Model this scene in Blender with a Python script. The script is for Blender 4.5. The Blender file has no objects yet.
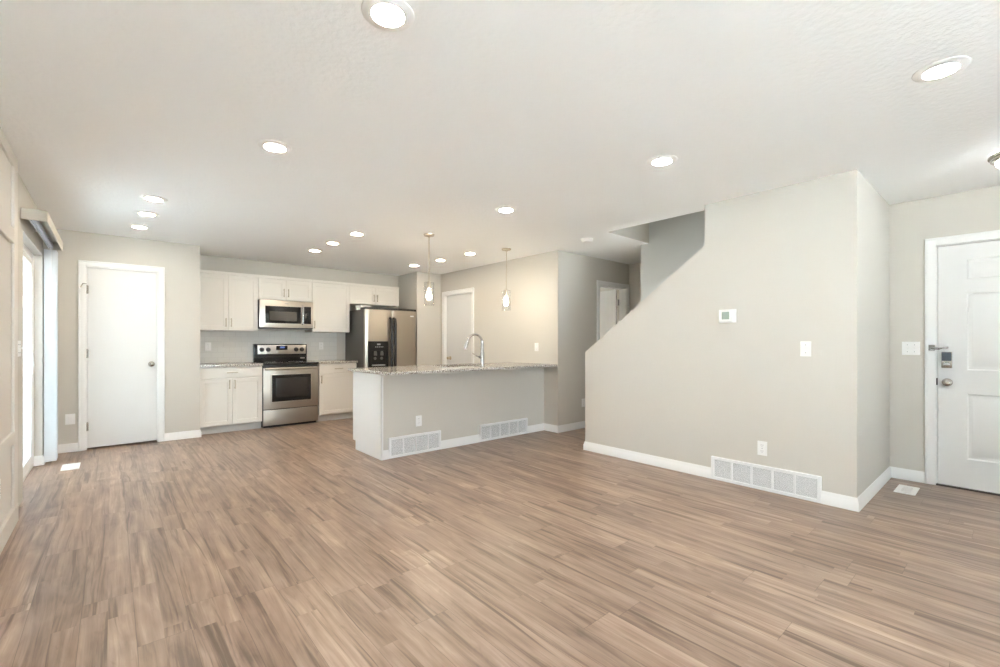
import bpy, bmesh, math, random
from mathutils import Vector, Matrix
random.seed(7)
PI = math.pi
scene = bpy.context.scene
C = scene.collection
H = 2.44

# ---------------------------------------------------------------- camera, world, exposure
cam_data = bpy.data.cameras.new('camera')
cam = bpy.data.objects.new('camera', cam_data)
C.objects.link(cam)
cam_data.sensor_width = 36.0
cam_data.lens = 447.7 * 36.0 / 1000.0
cam_data.shift_y = 0.0092
cam_data.clip_start = 0.02
cam.location = (0, 0, 1.203)
cam.rotation_euler = (PI / 2, 0, -0.71437)
scene.camera = cam

world = bpy.data.worlds.new('world')
scene.world = world
world.use_nodes = True
bg = world.node_tree.nodes['Background']
bg.inputs['Color'].default_value = (0.80, 0.90, 1.0, 1)
SKY = 3.6
bg.inputs['Strength'].default_value = SKY

vs = scene.view_settings
vs.view_transform = 'Standard'
vs.look = 'None'
vs.gamma = 1.0
vs.use_curve_mapping = False
vs.exposure = 2.76
scene.cycles.denoising_prefilter = 'NONE'
scene.cycles.use_adaptive_sampling = False
scene.cycles.diffuse_bounces = 8
scene.cycles.max_bounces = 16
scene.cycles.transparent_max_bounces = 16
scene.cycles.sample_clamp_indirect = 8.0
scene.cycles.caustics_reflective = False
scene.cycles.caustics_refractive = False
sun_data = bpy.data.lights.new('sun', 'SUN')
sun_data.energy = 78.0
sun_data.angle = 0.01
sun_data.color = (1.0, 0.99, 0.98)
sun = bpy.data.objects.new('sun', sun_data)
C.objects.link(sun)
sun.rotation_euler = Vector((-0.55, -0.35, -1.0)).to_track_quat('-Z', 'Y').to_euler()   # high, from beyond the front door side
LAMP = 30.0          # radiance of the recessed lamp lenses


def portal(loc, rot, sx, sy):
    """Marks a window opening for sky sampling: gives no light of its own."""
    d = bpy.data.lights.new('window_portal', 'AREA')
    d.shape = 'RECTANGLE'
    d.size, d.size_y = sx, sy
    d.cycles.is_portal = True
    o = bpy.data.objects.new('window_portal', d)
    C.objects.link(o)
    o.location, o.rotation_euler = loc, rot
    return o


# ---------------------------------------------------------------- materials
M = {}


def mat(name, col=(0.8, 0.8, 0.8), rough=0.5, metal=0.0, emit=None, strength=0.0, spec=0.5,
        bump=None, coat=0.0):
    m = bpy.data.materials.new(name)
    m.use_nodes = True
    nt = m.node_tree
    b = nt.nodes['Principled BSDF']
    b.inputs['Base Color'].default_value = (*col, 1)
    b.inputs['Roughness'].default_value = rough
    b.inputs['Metallic'].default_value = metal
    b.inputs['Specular IOR Level'].default_value = spec
    b.inputs['Coat Weight'].default_value = coat
    if emit:
        b.inputs['Emission Color'].default_value = (*emit, 1)
        b.inputs['Emission Strength'].default_value = strength
    if bump:
        scale, st, dist = bump[:3]
        g = nt.nodes.new('ShaderNodeNewGeometry')
        mp = nt.nodes.new('ShaderNodeMapping')
        mp.inputs['Scale'].default_value = bump[3] if len(bump) > 3 else (1, 1, 1)
        n = nt.nodes.new('ShaderNodeTexNoise')
        n.inputs['Scale'].default_value = scale
        n.inputs['Detail'].default_value = 4
        bp = nt.nodes.new('ShaderNodeBump')
        bp.inputs['Strength'].default_value = st
        bp.inputs['Distance'].default_value = dist
        nt.links.new(g.outputs['Position'], mp.inputs['Vector'])
        nt.links.new(mp.outputs['Vector'], n.inputs['Vector'])
        nt.links.new(n.outputs['Fac'], bp.inputs['Height'])
        nt.links.new(bp.outputs['Normal'], b.inputs['Normal'])
    M[name] = m
    return m


mat('wall_paint', (0.632, 0.606, 0.556), 0.75, spec=0.25, bump=(140, 0.15, 0.002))
mat('wall_paint_cool_shading', (0.59, 0.605, 0.585), 0.75, spec=0.25, bump=(140, 0.15, 0.002))  # wall paint again, with cooler stairwell shading put into its colour
mat('ceiling_paint', (0.93, 0.94, 0.94), 0.85, spec=0.15, bump=(38, 0.55, 0.006))
mat('accent_paint', (0.72, 0.69, 0.64), 0.55, spec=0.3)
mat('trim_white', (0.86, 0.86, 0.85), 0.4)
mat('door_white', (0.77, 0.768, 0.755), 0.42)
mat('cabinet_white', (0.80, 0.778, 0.73), 0.4)
mat('toe_kick', (0.62, 0.62, 0.6), 0.6)
mat('vinyl_white', (0.88, 0.89, 0.9), 0.35)
mat('plastic_white', (0.88, 0.88, 0.87), 0.35)
mat('plastic_grey', (0.3, 0.3, 0.3), 0.5)
mat('grille_white', (0.86, 0.865, 0.87), 0.4)
mat('slot_dark', (0.22, 0.23, 0.24), 0.8)
mat('nickel', (0.46, 0.43, 0.38), 0.2, 1.0)
mat('nickel_satin', (0.56, 0.50, 0.41), 0.34, 1.0)
mat('chrome', (0.55, 0.55, 0.55), 0.16, 1.0)
mat('brass_nickel', (0.55, 0.47, 0.34), 0.3, 1.0)
mat('stainless', (0.43, 0.38, 0.32), 0.33, 1.0, bump=(30, 0.05, 0.001, (1, 1, 40)))
mat('stainless_light', (0.53, 0.485, 0.425), 0.28, 1.0)
mat('black_gloss', (0.012, 0.012, 0.013), 0.12)
mat('black_matte', (0.012, 0.012, 0.012), 0.55, spec=0.25)
mat('black_plastic', (0.02, 0.02, 0.021), 0.35)
mat('oven_glass', (0.03, 0.027, 0.026), 0.08)
mat('window_grey', (0.035, 0.03, 0.027), 0.22, spec=0.4)
mat('fridge_side', (0.1, 0.098, 0.092), 0.45)
mat('dark_slate', (0.09, 0.11, 0.13), 0.2)
mat('lcd', (0.27, 0.33, 0.28), 0.3)
mat('lcd_blue', (0.05, 0.07, 0.14), 0.2, emit=(0.3, 0.45, 1.0), strength=0.07)
mat('paper', (0.82, 0.81, 0.78), 0.6)
mat('concrete', (0.68, 0.69, 0.695), 0.9, bump=(20, 0.3, 0.01))
mat('added_fence_wood', (0.46, 0.50, 0.52), 0.8)
mat('carpet', (0.55, 0.51, 0.45), 0.95, bump=(400, 0.5, 0.004))
mat('threshold', (0.06, 0.05, 0.045), 0.5)
mat('track_metal', (0.5, 0.52, 0.55), 0.35, 0.8)
mat('valance', (0.58, 0.55, 0.48), 0.5)
mat('lens_warm', (0.9, 0.9, 0.9), 0.5, emit=(1.0, 0.83, 0.62), strength=LAMP * 0.64)
mat('lens_neutral', (0.9, 0.9, 0.9), 0.5, emit=(1.0, 0.965, 0.92), strength=LAMP)
mat('dome_glow', (0.9, 0.9, 0.9), 0.4, emit=(0.95, 0.98, 1.0), strength=4.0)
mat('fill_lamp_glow', (0.9, 0.9, 0.9), 0.4, emit=(0.92, 0.97, 1.0), strength=13.0)  # glow of the added, unseen stairwell lamp
mat('bulb_glow', (0.9, 0.9, 0.9), 0.4, emit=(1.0, 0.86, 0.66), strength=26.0)


def nodes_of(name):
    m = bpy.data.materials.new(name)
    m.use_nodes = True
    nt = m.node_tree
    M[name] = m
    return nt, nt.nodes['Principled BSDF'], nt.nodes.new, nt.links.new


def glass_mat(name, tint=(1, 1, 1), refl=0.06):
    m = bpy.data.materials.new(name)
    m.use_nodes = True
    nt = m.node_tree
    for n in list(nt.nodes):
        nt.nodes.remove(n)
    out = nt.nodes.new('ShaderNodeOutputMaterial')
    mix = nt.nodes.new('ShaderNodeMixShader')
    tr = nt.nodes.new('ShaderNodeBsdfTransparent')
    tr.inputs['Color'].default_value = (*tint, 1)
    gl = nt.nodes.new('ShaderNodeBsdfGlossy')
    gl.inputs['Roughness'].default_value = 0.03
    lw = nt.nodes.new('ShaderNodeLayerWeight')
    lw.inputs['Blend'].default_value = 0.12
    mr = nt.nodes.new('ShaderNodeMapRange')
    mr.inputs[3].default_value = refl * 0.7
    mr.inputs[4].default_value = 0.75
    nt.links.new(lw.outputs['Facing'], mr.inputs[0])
    nt.links.new(mr.outputs[0], mix.inputs[0])
    nt.links.new(tr.outputs[0], mix.inputs[1])
    nt.links.new(gl.outputs[0], mix.inputs[2])
    nt.links.new(mix.outputs[0], out.inputs[0])
    M[name] = m


glass_mat('window_glass', (0.9, 0.95, 0.96))
glass_mat('light_cut_glass', (0.47, 0.51, 0.525))  # patio door tint darkened to hold back daylight; no screen is built
glass_mat('clear_glass', (0.97, 0.97, 0.97))

# blind vanes: thin vinyl that lets daylight through
m = bpy.data.materials.new('vane_vinyl')
m.use_nodes = True
nt = m.node_tree
pb = nt.nodes['Principled BSDF']
pb.inputs['Base Color'].default_value = (0.88, 0.89, 0.9, 1)
pb.inputs['Roughness'].default_value = 0.5
tl = nt.nodes.new('ShaderNodeBsdfTranslucent')
tl.inputs['Color'].default_value = (0.85, 0.88, 0.9, 1)
mx = nt.nodes.new('ShaderNodeMixShader')
mx.inputs[0].default_value = 0.45
nt.links.new(pb.outputs[0], mx.inputs[1])
nt.links.new(tl.outputs[0], mx.inputs[2])
nt.links.new(mx.outputs[0], nt.nodes['Material Output'].inputs[0])
M['vane_vinyl'] = m


def make_floor_mat():
    nt, b, N, L = nodes_of('laminate')

    def math_(op, a, c=None, d=None):
        n = N('ShaderNodeMath')
        n.operation = op
        for i, v in enumerate((a, c, d)):
            if v is None:
                continue
            if isinstance(v, (int, float)):
                n.inputs[i].default_value = v
            else:
                L(v, n.inputs[i])
        return n.outputs[0]

    def comb(x, y, z):
        n = N('ShaderNodeCombineXYZ')
        for i, v in enumerate((x, y, z)):
            if isinstance(v, (int, float)):
                n.inputs[i].default_value = v
            else:
                L(v, n.inputs[i])
        return n.outputs[0]

    def white(v):
        n = N('ShaderNodeTexWhiteNoise')
        n.noise_dimensions = '3D'
        L(v, n.inputs['Vector'])
        return n.outputs['Value']

    def noise(v, scale, detail=4, rough=0.55, dist=0.0):
        n = N('ShaderNodeTexNoise')
        L(v, n.inputs['Vector'])
        n.inputs['Scale'].default_value = scale
        n.inputs['Detail'].default_value = detail
        n.inputs['Roughness'].default_value = rough
        n.inputs['Distortion'].default_value = dist
        return n.outputs['Fac']

    def ramp(f, stops):
        n = N('ShaderNodeValToRGB')
        e = n.color_ramp.elements
        while len(e) > 1:
            e.remove(e[-1])
        e[0].position, e[0].color = stops[0][0], (*stops[0][1], 1)
        for p, c in stops[1:]:
            k = e.new(p)
            k.color = (*c, 1)
        L(f, n.inputs[0])
        return n.outputs[0]

    def mixc(f, a, c, mode='MIX'):
        n = N('ShaderNodeMix')
        n.data_type = 'RGBA'
        n.blend_type = mode
        if isinstance(f, (int, float)):
            n.inputs[0].default_value = f
        else:
            L(f, n.inputs[0])
        for i, v in ((6, a), (7, c)):
            if isinstance(v, tuple):
                n.inputs[i].default_value = (*v, 1)
            else:
                L(v, n.inputs[i])
        return n.outputs[2]

    g = N('ShaderNodeNewGeometry')
    sp = N('ShaderNodeSeparateXYZ')
    L(g.outputs['Position'], sp.inputs[0])
    X, Y = sp.outputs[0], sp.outputs[1]
    W, LEN = 0.178, 1.38
    xr = math_('DIVIDE', math_('ADD', X, 10.07), W)
    row = math_('FLOOR', xr)
    fx = math_('SUBTRACT', xr, row)
    r1 = white(comb(row, 3.3, 1.7))
    yr = math_('ADD', math_('DIVIDE', math_('ADD', Y, 20.0), LEN), math_('MULTIPLY', r1, 7.0))
    col = math_('FLOOR', yr)
    fy = math_('SUBTRACT', yr, col)
    idn = white(comb(row, col, 0.5))
    idn2 = white(comb(row, col, 9.1))
    # printed strips inside a plank
    xs = math_('DIVIDE', math_('ADD', X, 10.07), W / 2.0)
    srow = math_('FLOOR', xs)
    sr = white(comb(srow, 8.8, 4.1))
    ysn = math_('ADD', math_('DIVIDE', math_('ADD', Y, 20.0), 1.3), math_('MULTIPLY', sr, 5.0))
    scol = math_('FLOOR', ysn)
    sid = white(comb(srow, scol, 2.5))
    off = math_('MULTIPLY', sid, 23.0)
    # grain
    off = math_('ADD', math_('MULTIPLY', idn, 37.0), math_('MULTIPLY', sid, 9.0))
    wob = noise(comb(math_('MULTIPLY', X, 4.5), math_('MULTIPLY', Y, 0.9), off), 1.0, 2, 0.5)
    xw = math_('ADD', X, math_('MULTIPLY', math_('SUBTRACT', wob, 0.5), 0.085))
    fine = noise(comb(math_('MULTIPLY', xw, 150.0), math_('MULTIPLY', Y, 5.0), off), 1.0, 3, 0.5)
    midn = noise(comb(math_('MULTIPLY', xw, 32.0), math_('MULTIPLY', Y, 1.2), off), 1.0, 4, 0.6, 0.5)
    blot = noise(comb(math_('MULTIPLY', X, 9.0), math_('MULTIPLY', Y, 2.2), off), 1.0, 3, 0.5, 1.0)
    streak = noise(comb(math_('MULTIPLY', xw, 26.0), math_('MULTIPLY', Y, 0.75), math_('ADD', off, 40.0)), 1.0, 5, 0.6, 0.35)
    knot = noise(comb(math_('MULTIPLY', X, 15.0), math_('MULTIPLY', Y, 5.0), math_('ADD', off, 80.0)), 1.0, 3, 0.55, 1.4)
    f = math_('ADD', math_('MULTIPLY', midn, 0.55), math_('MULTIPLY', fine, 0.12))
    f = math_('ADD', f, math_('MULTIPLY', blot, 0.45))
    f = math_('SUBTRACT', f, 0.06)
    f = math_('ADD', f, math_('MULTIPLY', math_('SUBTRACT', sid, 0.5), 0.11))
    f = math_('ADD', f, math_('MULTIPLY', math_('SUBTRACT', idn, 0.5), 0.06))
    base = ramp(f, [(0.33, (0.150, 0.098, 0.070)), (0.43, (0.265, 0.179, 0.129)),
                    (0.53, (0.352, 0.245, 0.180)), (0.63, (0.445, 0.325, 0.245)), (0.72, (0.56, 0.43, 0.335))])
    # warm / grey shift by plank
    base = mixc(math_('MULTIPLY', idn2, 0.22), base, (0.297, 0.222, 0.173))

    def band(src, a, c_, top):
        n = N('ShaderNodeMapRange')
        L(src, n.inputs[0])
        n.inputs[1].default_value, n.inputs[2].default_value = a, c_
        n.inputs[3].default_value, n.inputs[4].default_value = 0.0, top
        return n.outputs[0]
    base = mixc(band(streak, 0.545, 0.65, 0.78), base, (0.099, 0.060, 0.040))
    base = mixc(band(knot, 0.62, 0.80, 0.4), base, (0.087, 0.056, 0.038))
    base = mixc(band(streak, 0.37, 0.24, 0.4), base, (0.534, 0.399, 0.300))
    # seams
    ex = math_('MULTIPLY', math_('MINIMUM', fx, math_('SUBTRACT', 1.0, fx)), W)
    ey = math_('MULTIPLY', math_('MINIMUM', fy, math_('SUBTRACT', 1.0, fy)), LEN)
    seam = math_('LESS_THAN', math_('MINIMUM', ex, ey), 0.0010)
    base = mixc(math_('MULTIPLY', seam, 0.6), base, (0.09, 0.06, 0.045))
    L(base, b.inputs['Base Color'])
    rr = math_('ADD', math_('MULTIPLY', midn, 0.05), 0.272)
    L(rr, b.inputs['Roughness'])
    b.inputs['Specular IOR Level'].default_value = 0.5
    bp = N('ShaderNodeBump')
    bp.inputs['Strength'].default_value = 0.05
    bp.inputs['Distance'].default_value = 0.001
    L(math_('SUBTRACT', fine, math_('MULTIPLY', seam, 1.0)), bp.inputs['Height'])
    L(bp.outputs['Normal'], b.inputs['Normal'])


make_floor_mat()


def make_granite():
    nt, b, N, L = nodes_of('granite')
    g = N('ShaderNodeNewGeometry')

    def noise(s, d, seed):
        mp = N('ShaderNodeMapping')
        mp.inputs['Location'].default_value = (seed, seed * 2, seed)
        L(g.outputs['Position'], mp.inputs[0])
        n = N('ShaderNodeTexNoise')
        n.inputs['Scale'].default_value = s
        n.inputs['Detail'].default_value = d
        L(mp.outputs[0], n.inputs['Vector'])
        return n.outputs['Fac']

    def ramp(f, stops):
        n = N('ShaderNodeValToRGB')
        e = n.color_ramp.elements
        e[0].position, e[0].color = stops[0][0], (*stops[0][1], 1)
        e[1].position, e[1].color = stops[-1][0], (*stops[-1][1], 1)
        for p, c in stops[1:-1]:
            k = e.new(p)
            k.color = (*c, 1)
        L(f, n.inputs[0])
        return n.outputs[0]

    base = ramp(noise(85, 5, 1.3), [(0.38, (0.24, 0.20, 0.16)), (0.46, (0.46, 0.42, 0.37)), (0.55, (0.66, 0.635, 0.59)), (0.7, (0.8, 0.79, 0.77))])
    spots = ramp(noise(105, 2, 7.1), [(0.57, (0, 0, 0)), (0.63, (1, 1, 1))])
    mx = N('ShaderNodeMix')
    mx.data_type = 'RGBA'
    L(spots, mx.inputs[0])
    L(base, mx.inputs[6])
    mx.inputs[7].default_value = (0.06, 0.055, 0.05, 1)
    L(mx.outputs[2], b.inputs['Base Color'])
    b.inputs['Roughness'].default_value = 0.14


make_granite()


def make_subway():
    nt, b, N, L = nodes_of('subway_tile')
    g = N('ShaderNodeNewGeometry')
    sp = N('ShaderNodeSeparateXYZ')
    cb = N('ShaderNodeCombineXYZ')
    L(g.outputs['Position'], sp.inputs[0])
    L(sp.outputs[0], cb.inputs[0])
    L(sp.outputs[2], cb.inputs[1])
    br = N('ShaderNodeTexBrick')
    br.inputs['Scale'].default_value = 1.0
    br.inputs['Brick Width'].default_value = 0.152
    br.inputs['Row Height'].default_value = 0.076
    br.inputs['Mortar Size'].default_value = 0.0022
    br.inputs['Color1'].default_value = (0.73, 0.73, 0.705, 1)
    br.inputs['Color2'].default_value = (0.75, 0.75, 0.725, 1)
    br.inputs['Mortar'].default_value = (0.66, 0.66, 0.64, 1)
    L(cb.outputs[0], br.inputs['Vector'])
    L(br.outputs['Color'], b.inputs['Base Color'])
    bp = N('ShaderNodeBump')
    bp.inputs['Strength'].default_value = 0.5
    bp.inputs['Distance'].default_value = 0.002
    bp.invert = True
    L(br.outputs['Fac'], bp.inputs['Height'])
    L(bp.outputs['Normal'], b.inputs['Normal'])
    b.inputs['Roughness'].default_value = 0.15


make_subway()


# ---------------------------------------------------------------- mesh helpers
class MB:
    def __init__(self):
        self.bm = bmesh.new()

    def _merge(self, t):
        me = bpy.data.meshes.new('tmp')
        t.to_mesh(me)
        t.free()
        self.bm.from_mesh(me)
        bpy.data.meshes.remove(me)

    def box(self, x0, x1, y0, y1, z0, z1, bev=0.0, seg=2, rot=None, piv=None):
        t = bmesh.new()
        bmesh.ops.create_cube(t, size=1.0)
        for v in t.verts:
            v.co = Vector(((x0 + x1) / 2 + v.co.x * (x1 - x0), (y0 + y1) / 2 + v.co.y * (y1 - y0), (z0 + z1) / 2 + v.co.z * (z1 - z0)))
        if bev > 0:
            bmesh.ops.bevel(t, geom=t.edges[:], offset=bev, segments=seg, affect='EDGES', profile=0.7)
        if rot is not None:
            p = Vector(piv) if piv else Vector(((x0 + x1) / 2, (y0 + y1) / 2, (z0 + z1) / 2))
            for v in t.verts:
                v.co = rot @ (v.co - p) + p
        self._merge(t)
        return self

    def lathe(self, prof, seg=32, loc=(0, 0, 0), axis='Z', cap=True):
        """prof: (radius, height) points turned about the axis through loc."""
        t = bmesh.new()
        rings = []
        for r, z in prof:
            if r < 1e-6:
                rings.append([t.verts.new((0, 0, z))])
            else:
                rings.append([t.verts.new((r * math.cos(2 * PI * i / seg), r * math.sin(2 * PI * i / seg), z)) for i in range(seg)])
        for a, b in zip(rings, rings[1:]):
            for i in range(seg):
                j = (i + 1) % seg
                q = [a[i % len(a)], a[j % len(a)], b[j % len(b)], b[i % len(b)]]
                u = []
                for v in q:
                    if v not in u:
                        u.append(v)
                if len(u) > 2:
                    t.faces.new(u)
        if cap:
            for r in (rings[0], rings[-1]):
                if len(r) > 2:
                    t.faces.new(r)
        bmesh.ops.recalc_face_normals(t, faces=t.faces[:])
        if axis == 'Y':      # height runs towards -Y (out of a wall, to the viewer)
            R = Matrix.Rotation(PI / 2, 3, 'X')
        elif axis == 'X':
            R = Matrix.Rotation(PI / 2, 3, 'Y')
        else:
            R = Matrix.Identity(3)
        for v in t.verts:
            v.co = R @ v.co + Vector(loc)
        self._merge(t)
        return self

    def tube(self, pts, r, seg=12, flat=None):
        """Sweep along pts; r a number or one per point; flat scales the sideways axis."""
        t = bmesh.new()
        pts = [Vector(p) for p in pts]
        rr = r if isinstance(r, (list, tuple)) else [r] * len(pts)
        rings = []
        up = None
        for i, p in enumerate(pts):
            d = (pts[min(i + 1, len(pts) - 1)] - pts[max(i - 1, 0)]).normalized()
            if up is None:
                up = d.orthogonal().normalized()
            up = (up - d * up.dot(d)).normalized()
            s = d.cross(up)
            k = flat or 1.0
            rings.append([t.verts.new(p + rr[i] * (math.cos(2 * PI * j / seg) * up * k + math.sin(2 * PI * j / seg) * s)) for j in range(seg)])
        for a, b in zip(rings, rings[1:]):
            for j in range(seg):
                t.faces.new((a[j], a[(j + 1) % seg], b[(j + 1) % seg], b[j]))
        t.faces.new(rings[0])
        t.faces.new(rings[-1])
        bmesh.ops.recalc_face_normals(t, faces=t.faces[:])
        self._merge(t)
        return self

    def prism(self, poly, axis, a0, a1):
        """poly of 2-D points extruded along an axis: X -> (y,z), Y -> (x,z), Z -> (x,y)."""
        t = bmesh.new()

        def P(p, a):
            return {'X': (a, p[0], p[1]), 'Y': (p[0], a, p[1]), 'Z': (p[0], p[1], a)}[axis]
        A = [t.verts.new(P(p, a0)) for p in poly]
        B = [t.verts.new(P(p, a1)) for p in poly]
        n = len(poly)
        t.faces.new(A)
        t.faces.new(B)
        for i in range(n):
            t.faces.new((A[i], A[(i + 1) % n], B[(i + 1) % n], B[i]))
        bmesh.ops.recalc_face_normals(t, faces=t.faces[:])
        self._merge(t)
        return self

    def build(self, name, m, parent=None, smooth=True):
        me = bpy.data.meshes.new(name)
        self.bm.to_mesh(me)
        self.bm.free()
        me.materials.append(M[m])
        if smooth:
            for p in me.polygons:
                p.use_smooth = True
            me.set_sharp_from_angle(angle=math.radians(35))
        o = bpy.data.objects.new(name, me)
        C.objects.link(o)
        if parent:
            o.parent = parent
        return o


def bx(*a, **k):
    return MB().box(*a, **k)


def tag(o, label=None, cat=None, group=None, kind=None):
    if label:
        o['label'] = label
    if cat:
        o['category'] = cat
    if group:
        o['group'] = group
    if kind:
        o['kind'] = kind
    return o


def thing(name, label, cat, loc=(0, 0, 0), rz=0.0, group=None, kind=None):
    o = bpy.data.objects.new(name, None)
    o.empty_display_size = 0.1
    C.objects.link(o)
    o.location = loc
    o.rotation_euler = (0, 0, rz)
    return tag(o, label, cat, group, kind)


def dup(root, loc, rz, label):
    def rec(o, parent):
        c = o.copy()
        C.objects.link(c)
        c.parent = parent
        for ch in list(o.children):
            rec(ch, c)
        return c
    r = rec(root, None)
    r.location = loc
    r.rotation_euler = (0, 0, rz)
    r['label'] = label
    return r


def struct(name, mb, m, label, cat):
    return tag(mb.build(name, m), label, cat, kind='structure')


def shaker(w, h, x0, z0, y0, t=0.019, rail=0.055, rec=0.008):
    """Shaker panel: recessed field in a square frame; front at y0, towards -y."""
    b = MB()
    x1, z1 = x0 + w, z0 + h
    y1 = y0 + t
    e = 0.0015
    b.box(x0, x0 + rail, y0, y1, z0, z1, e, 1)
    b.box(x1 - rail, x1, y0, y1, z0, z1, e, 1)
    b.box(x0 + rail, x1 - rail, y0, y1, z1 - rail, z1, e, 1)
    b.box(x0 + rail, x1 - rail, y0, y1, z0, z0 + rail, e, 1)
    b.box(x0 + rail - 0.002, x1 - rail + 0.002, y0 + rec, y1 - 0.002, z0 + rail - 0.002, z1 - rail + 0.002)
    return b


def pull(x, z, y, length, vertical=True):
    """Bar pull with two posts standing off the front at y."""
    b = MB()
    h = length / 2
    if vertical:
        b.tube([(x, y - 0.028, z - h), (x, y - 0.028, z + h)], 0.0065, 10)
        for s in (-1, 1):
            b.tube([(x, y, z + s * h * 0.75), (x, y - 0.028, z + s * h * 0.75)], 0.005, 8)
    else:
        b.tube([(x - h, y - 0.028, z), (x + h, y - 0.028, z)], 0.0065, 10)
        for s in (-1, 1):
            b.tube([(x + s * h * 0.75, y, z), (x + s * h * 0.75, y - 0.028, z)], 0.005, 8)
    return b


# ---------------------------------------------------------------- the shell
LW = -0.515      # left wall face
PW = 6.82        # pantry wall face
BW = 7.50        # kitchen back wall face
SX = 4.02        # stair wall face
SY = 0.745       # end of the stair wall
KX = 4.50        # kitchen right wall face
KY = 4.01        # hall wall face
DX = 5.27        # front door wall face
RY = -3.0        # wall behind the camera

struct('floor', bx(-0.72, 7.2, RY - 0.15, 7.75, -0.12, 0.0), 'laminate',
       'wood-look laminate plank floor running through the whole open room', 'floor')

# ceiling with the stair opening
c = MB()
hx0, hx1, hy0, hy1 = 4.185, 5.07, SY + 0.12, 3.0
c.box(-0.72, hx0, RY - 0.15, 7.75, H, H + 0.28)
c.box(hx1, 7.2, RY - 0.15, 7.75, H, H + 0.28)
c.box(hx0, hx1, RY - 0.15, hy0, H, H + 0.28)
c.box(hx0, hx1, hy1, 7.75, H, H + 0.28)
struct('ceiling', c, 'ceiling_paint', 'white textured ceiling with the stair opening cut through it', 'ceiling')
# stairwell shaft above the ceiling (painted drywall lining the opening)
c = MB()
c.box(hx0 - 0.12, hx0 + 0.004, hy0 - 0.1, hy1 + 0.1, H + 0.002, 4.9)
c.box(hx0, hx1 + 0.1, hy1 - 0.004, hy1 + 0.1, H + 0.002, 4.9)
c.box(hx0, hx1 + 0.1, hy0 - 0.1, hy0 + 0.004, H + 0.002, 4.9)
c.box(hx0 - 0.12, hx1 + 0.1, hy0 - 0.1, hy1 + 0.1, 4.9, 5.0)
struct('wall_stairwell', c, 'wall_paint', 'shaded drywall lining of the stair opening above the ceiling', 'wall')

# left wall around the patio door and the window beyond the frame
SO0, SO1, SOZ = 4.99, 6.28, 2.06
c = MB()
LO = LW - 0.17
WY0, WY1, WZ0, WZ1 = -2.6, -0.35, 0.12, 2.05
c.box(LO, LW, RY, WY0, 0, H)
c.box(LO, LW, WY0, WY1, 0, WZ0)
c.box(LO, LW, WY0, WY1, WZ1, H)
c.box(LO, LW, WY1, SO0, 0, H)
c.box(LO, LW, SO0, SO1, SOZ, H)
c.box(LO, LW, SO1, BW + 0.15, 0, H)
struct('wall_left', c, 'wall_paint', 'greige wall on the left with the patio door opening', 'wall')

# wall behind the camera with a wide window
QX0, QX1, QZ0, QZ1 = 0.3, 1.7, 0.12, 2.0
c = MB()
c.box(LO, QX0, RY - 0.15, RY, 0, H)
c.box(QX1, DX + 0.14, RY - 0.15, RY, 0, H)
c.box(QX0, QX1, RY - 0.15, RY, 0, QZ0)
c.box(QX0, QX1, RY - 0.15, RY, QZ1, H)
struct('wall_rear', c, 'wall_paint', 'greige wall behind the camera with a wide window', 'wall')

# pantry wall with door opening
D1a, D1b, D1z = -0.222, 0.428, 2.062
c = MB()
c.box(LW, D1a, PW, PW + 0.12, 0, H)
c.box(D1b, 0.85, PW, PW + 0.12, 0, H)
c.box(D1a, D1b, PW, PW + 0.12, D1z, H)
c.box(0.73, 0.85, PW + 0.12, BW, 0, H)
struct('wall_pantry', c, 'wall_paint', 'greige wall around the plain white pantry door', 'wall')

c = MB()
c.box(LO, 7.2, BW, BW + 0.15, 0, H)
struct('wall_back', c, 'wall_paint', 'greige kitchen back wall behind the white cabinets', 'wall')
struct('wall_fridge_end', bx(4.01, KX + 0.06, 6.83, BW, 0, H), 'wall_paint',
       'wall block to the right of the refrigerator reaching the ceiling', 'wall')

# kitchen right wall with door opening, and hall wall with door opening
D2a, D2b, D2z = 5.895, 6.70, 2.05
c = MB()
c.box(KX, KX + 0.12, KY, D2a, 0, H)
c.box(KX, KX + 0.12, D2b, BW, 0, H)
c.box(KX, KX + 0.12, D2a, D2b, D2z, H)
struct('wall_right_of_kitchen', c, 'wall_paint', 'cream lit kitchen side wall that ends at the hall corner', 'wall')
D3a, D3b, D3z = 5.40, 6.10, 2.055
c = MB()
c.box(KX + 0.12, D3a, KY, KY + 0.12, 0, H)
c.box(D3b, 7.05, KY, KY + 0.12, 0, H)
c.box(D3a, D3b, KY, KY + 0.12, D3z, H)
struct('wall_hall', c, 'wall_paint', 'dim greige hall wall holding the open bedroom door', 'wall')
struct('wall_hall_end', bx(6.17, 6.29, SY + 0.1, KY, 0, H), 'wall_paint', 'narrow greige wall at the end of the hall', 'wall')
# bedroom outer wall with a window
BY0, BY1, BZ0, BZ1 = 6.4, 7.2, 1.0, 2.0
c = MB()
c.box(7.05, 7.2, SY, BY0, 0, H)
c.box(7.05, 7.2, BY1, BW, 0, H)
c.box(7.05, 7.2, BY0, BY1, 0, BZ0)
c.box(7.05, 7.2, BY0, BY1, BZ1, H)
struct('wall_bedroom', c, 'wall_paint', 'outer wall of the room behind the open hall door', 'wall')

# stair wall: sloped top
c = MB()
c.prism([(SY, 0), (3.175, 0), (3.175, 1.098), (1.834, 2.076), (1.834, H), (SY, H)], 'X', SX, SX + 0.13)
struct('wall_stair', c, 'wall_paint', 'big greige stair wall with a sloped top edge', 'wall')
struct('wall_stair_end', bx(SX + 0.13, 7.05, SY, SY + 0.12, 0, H), 'wall_paint',
       'narrow greige wall between the stair wall corner and the front door', 'wall')
struct('wall_stair_rear', bx(5.05, 5.16, SY + 0.12, 3.11, 0, 4.9), 'wall_paint_cool_shading',
       'pale wall on the far side of the staircase', 'wall')

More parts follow.
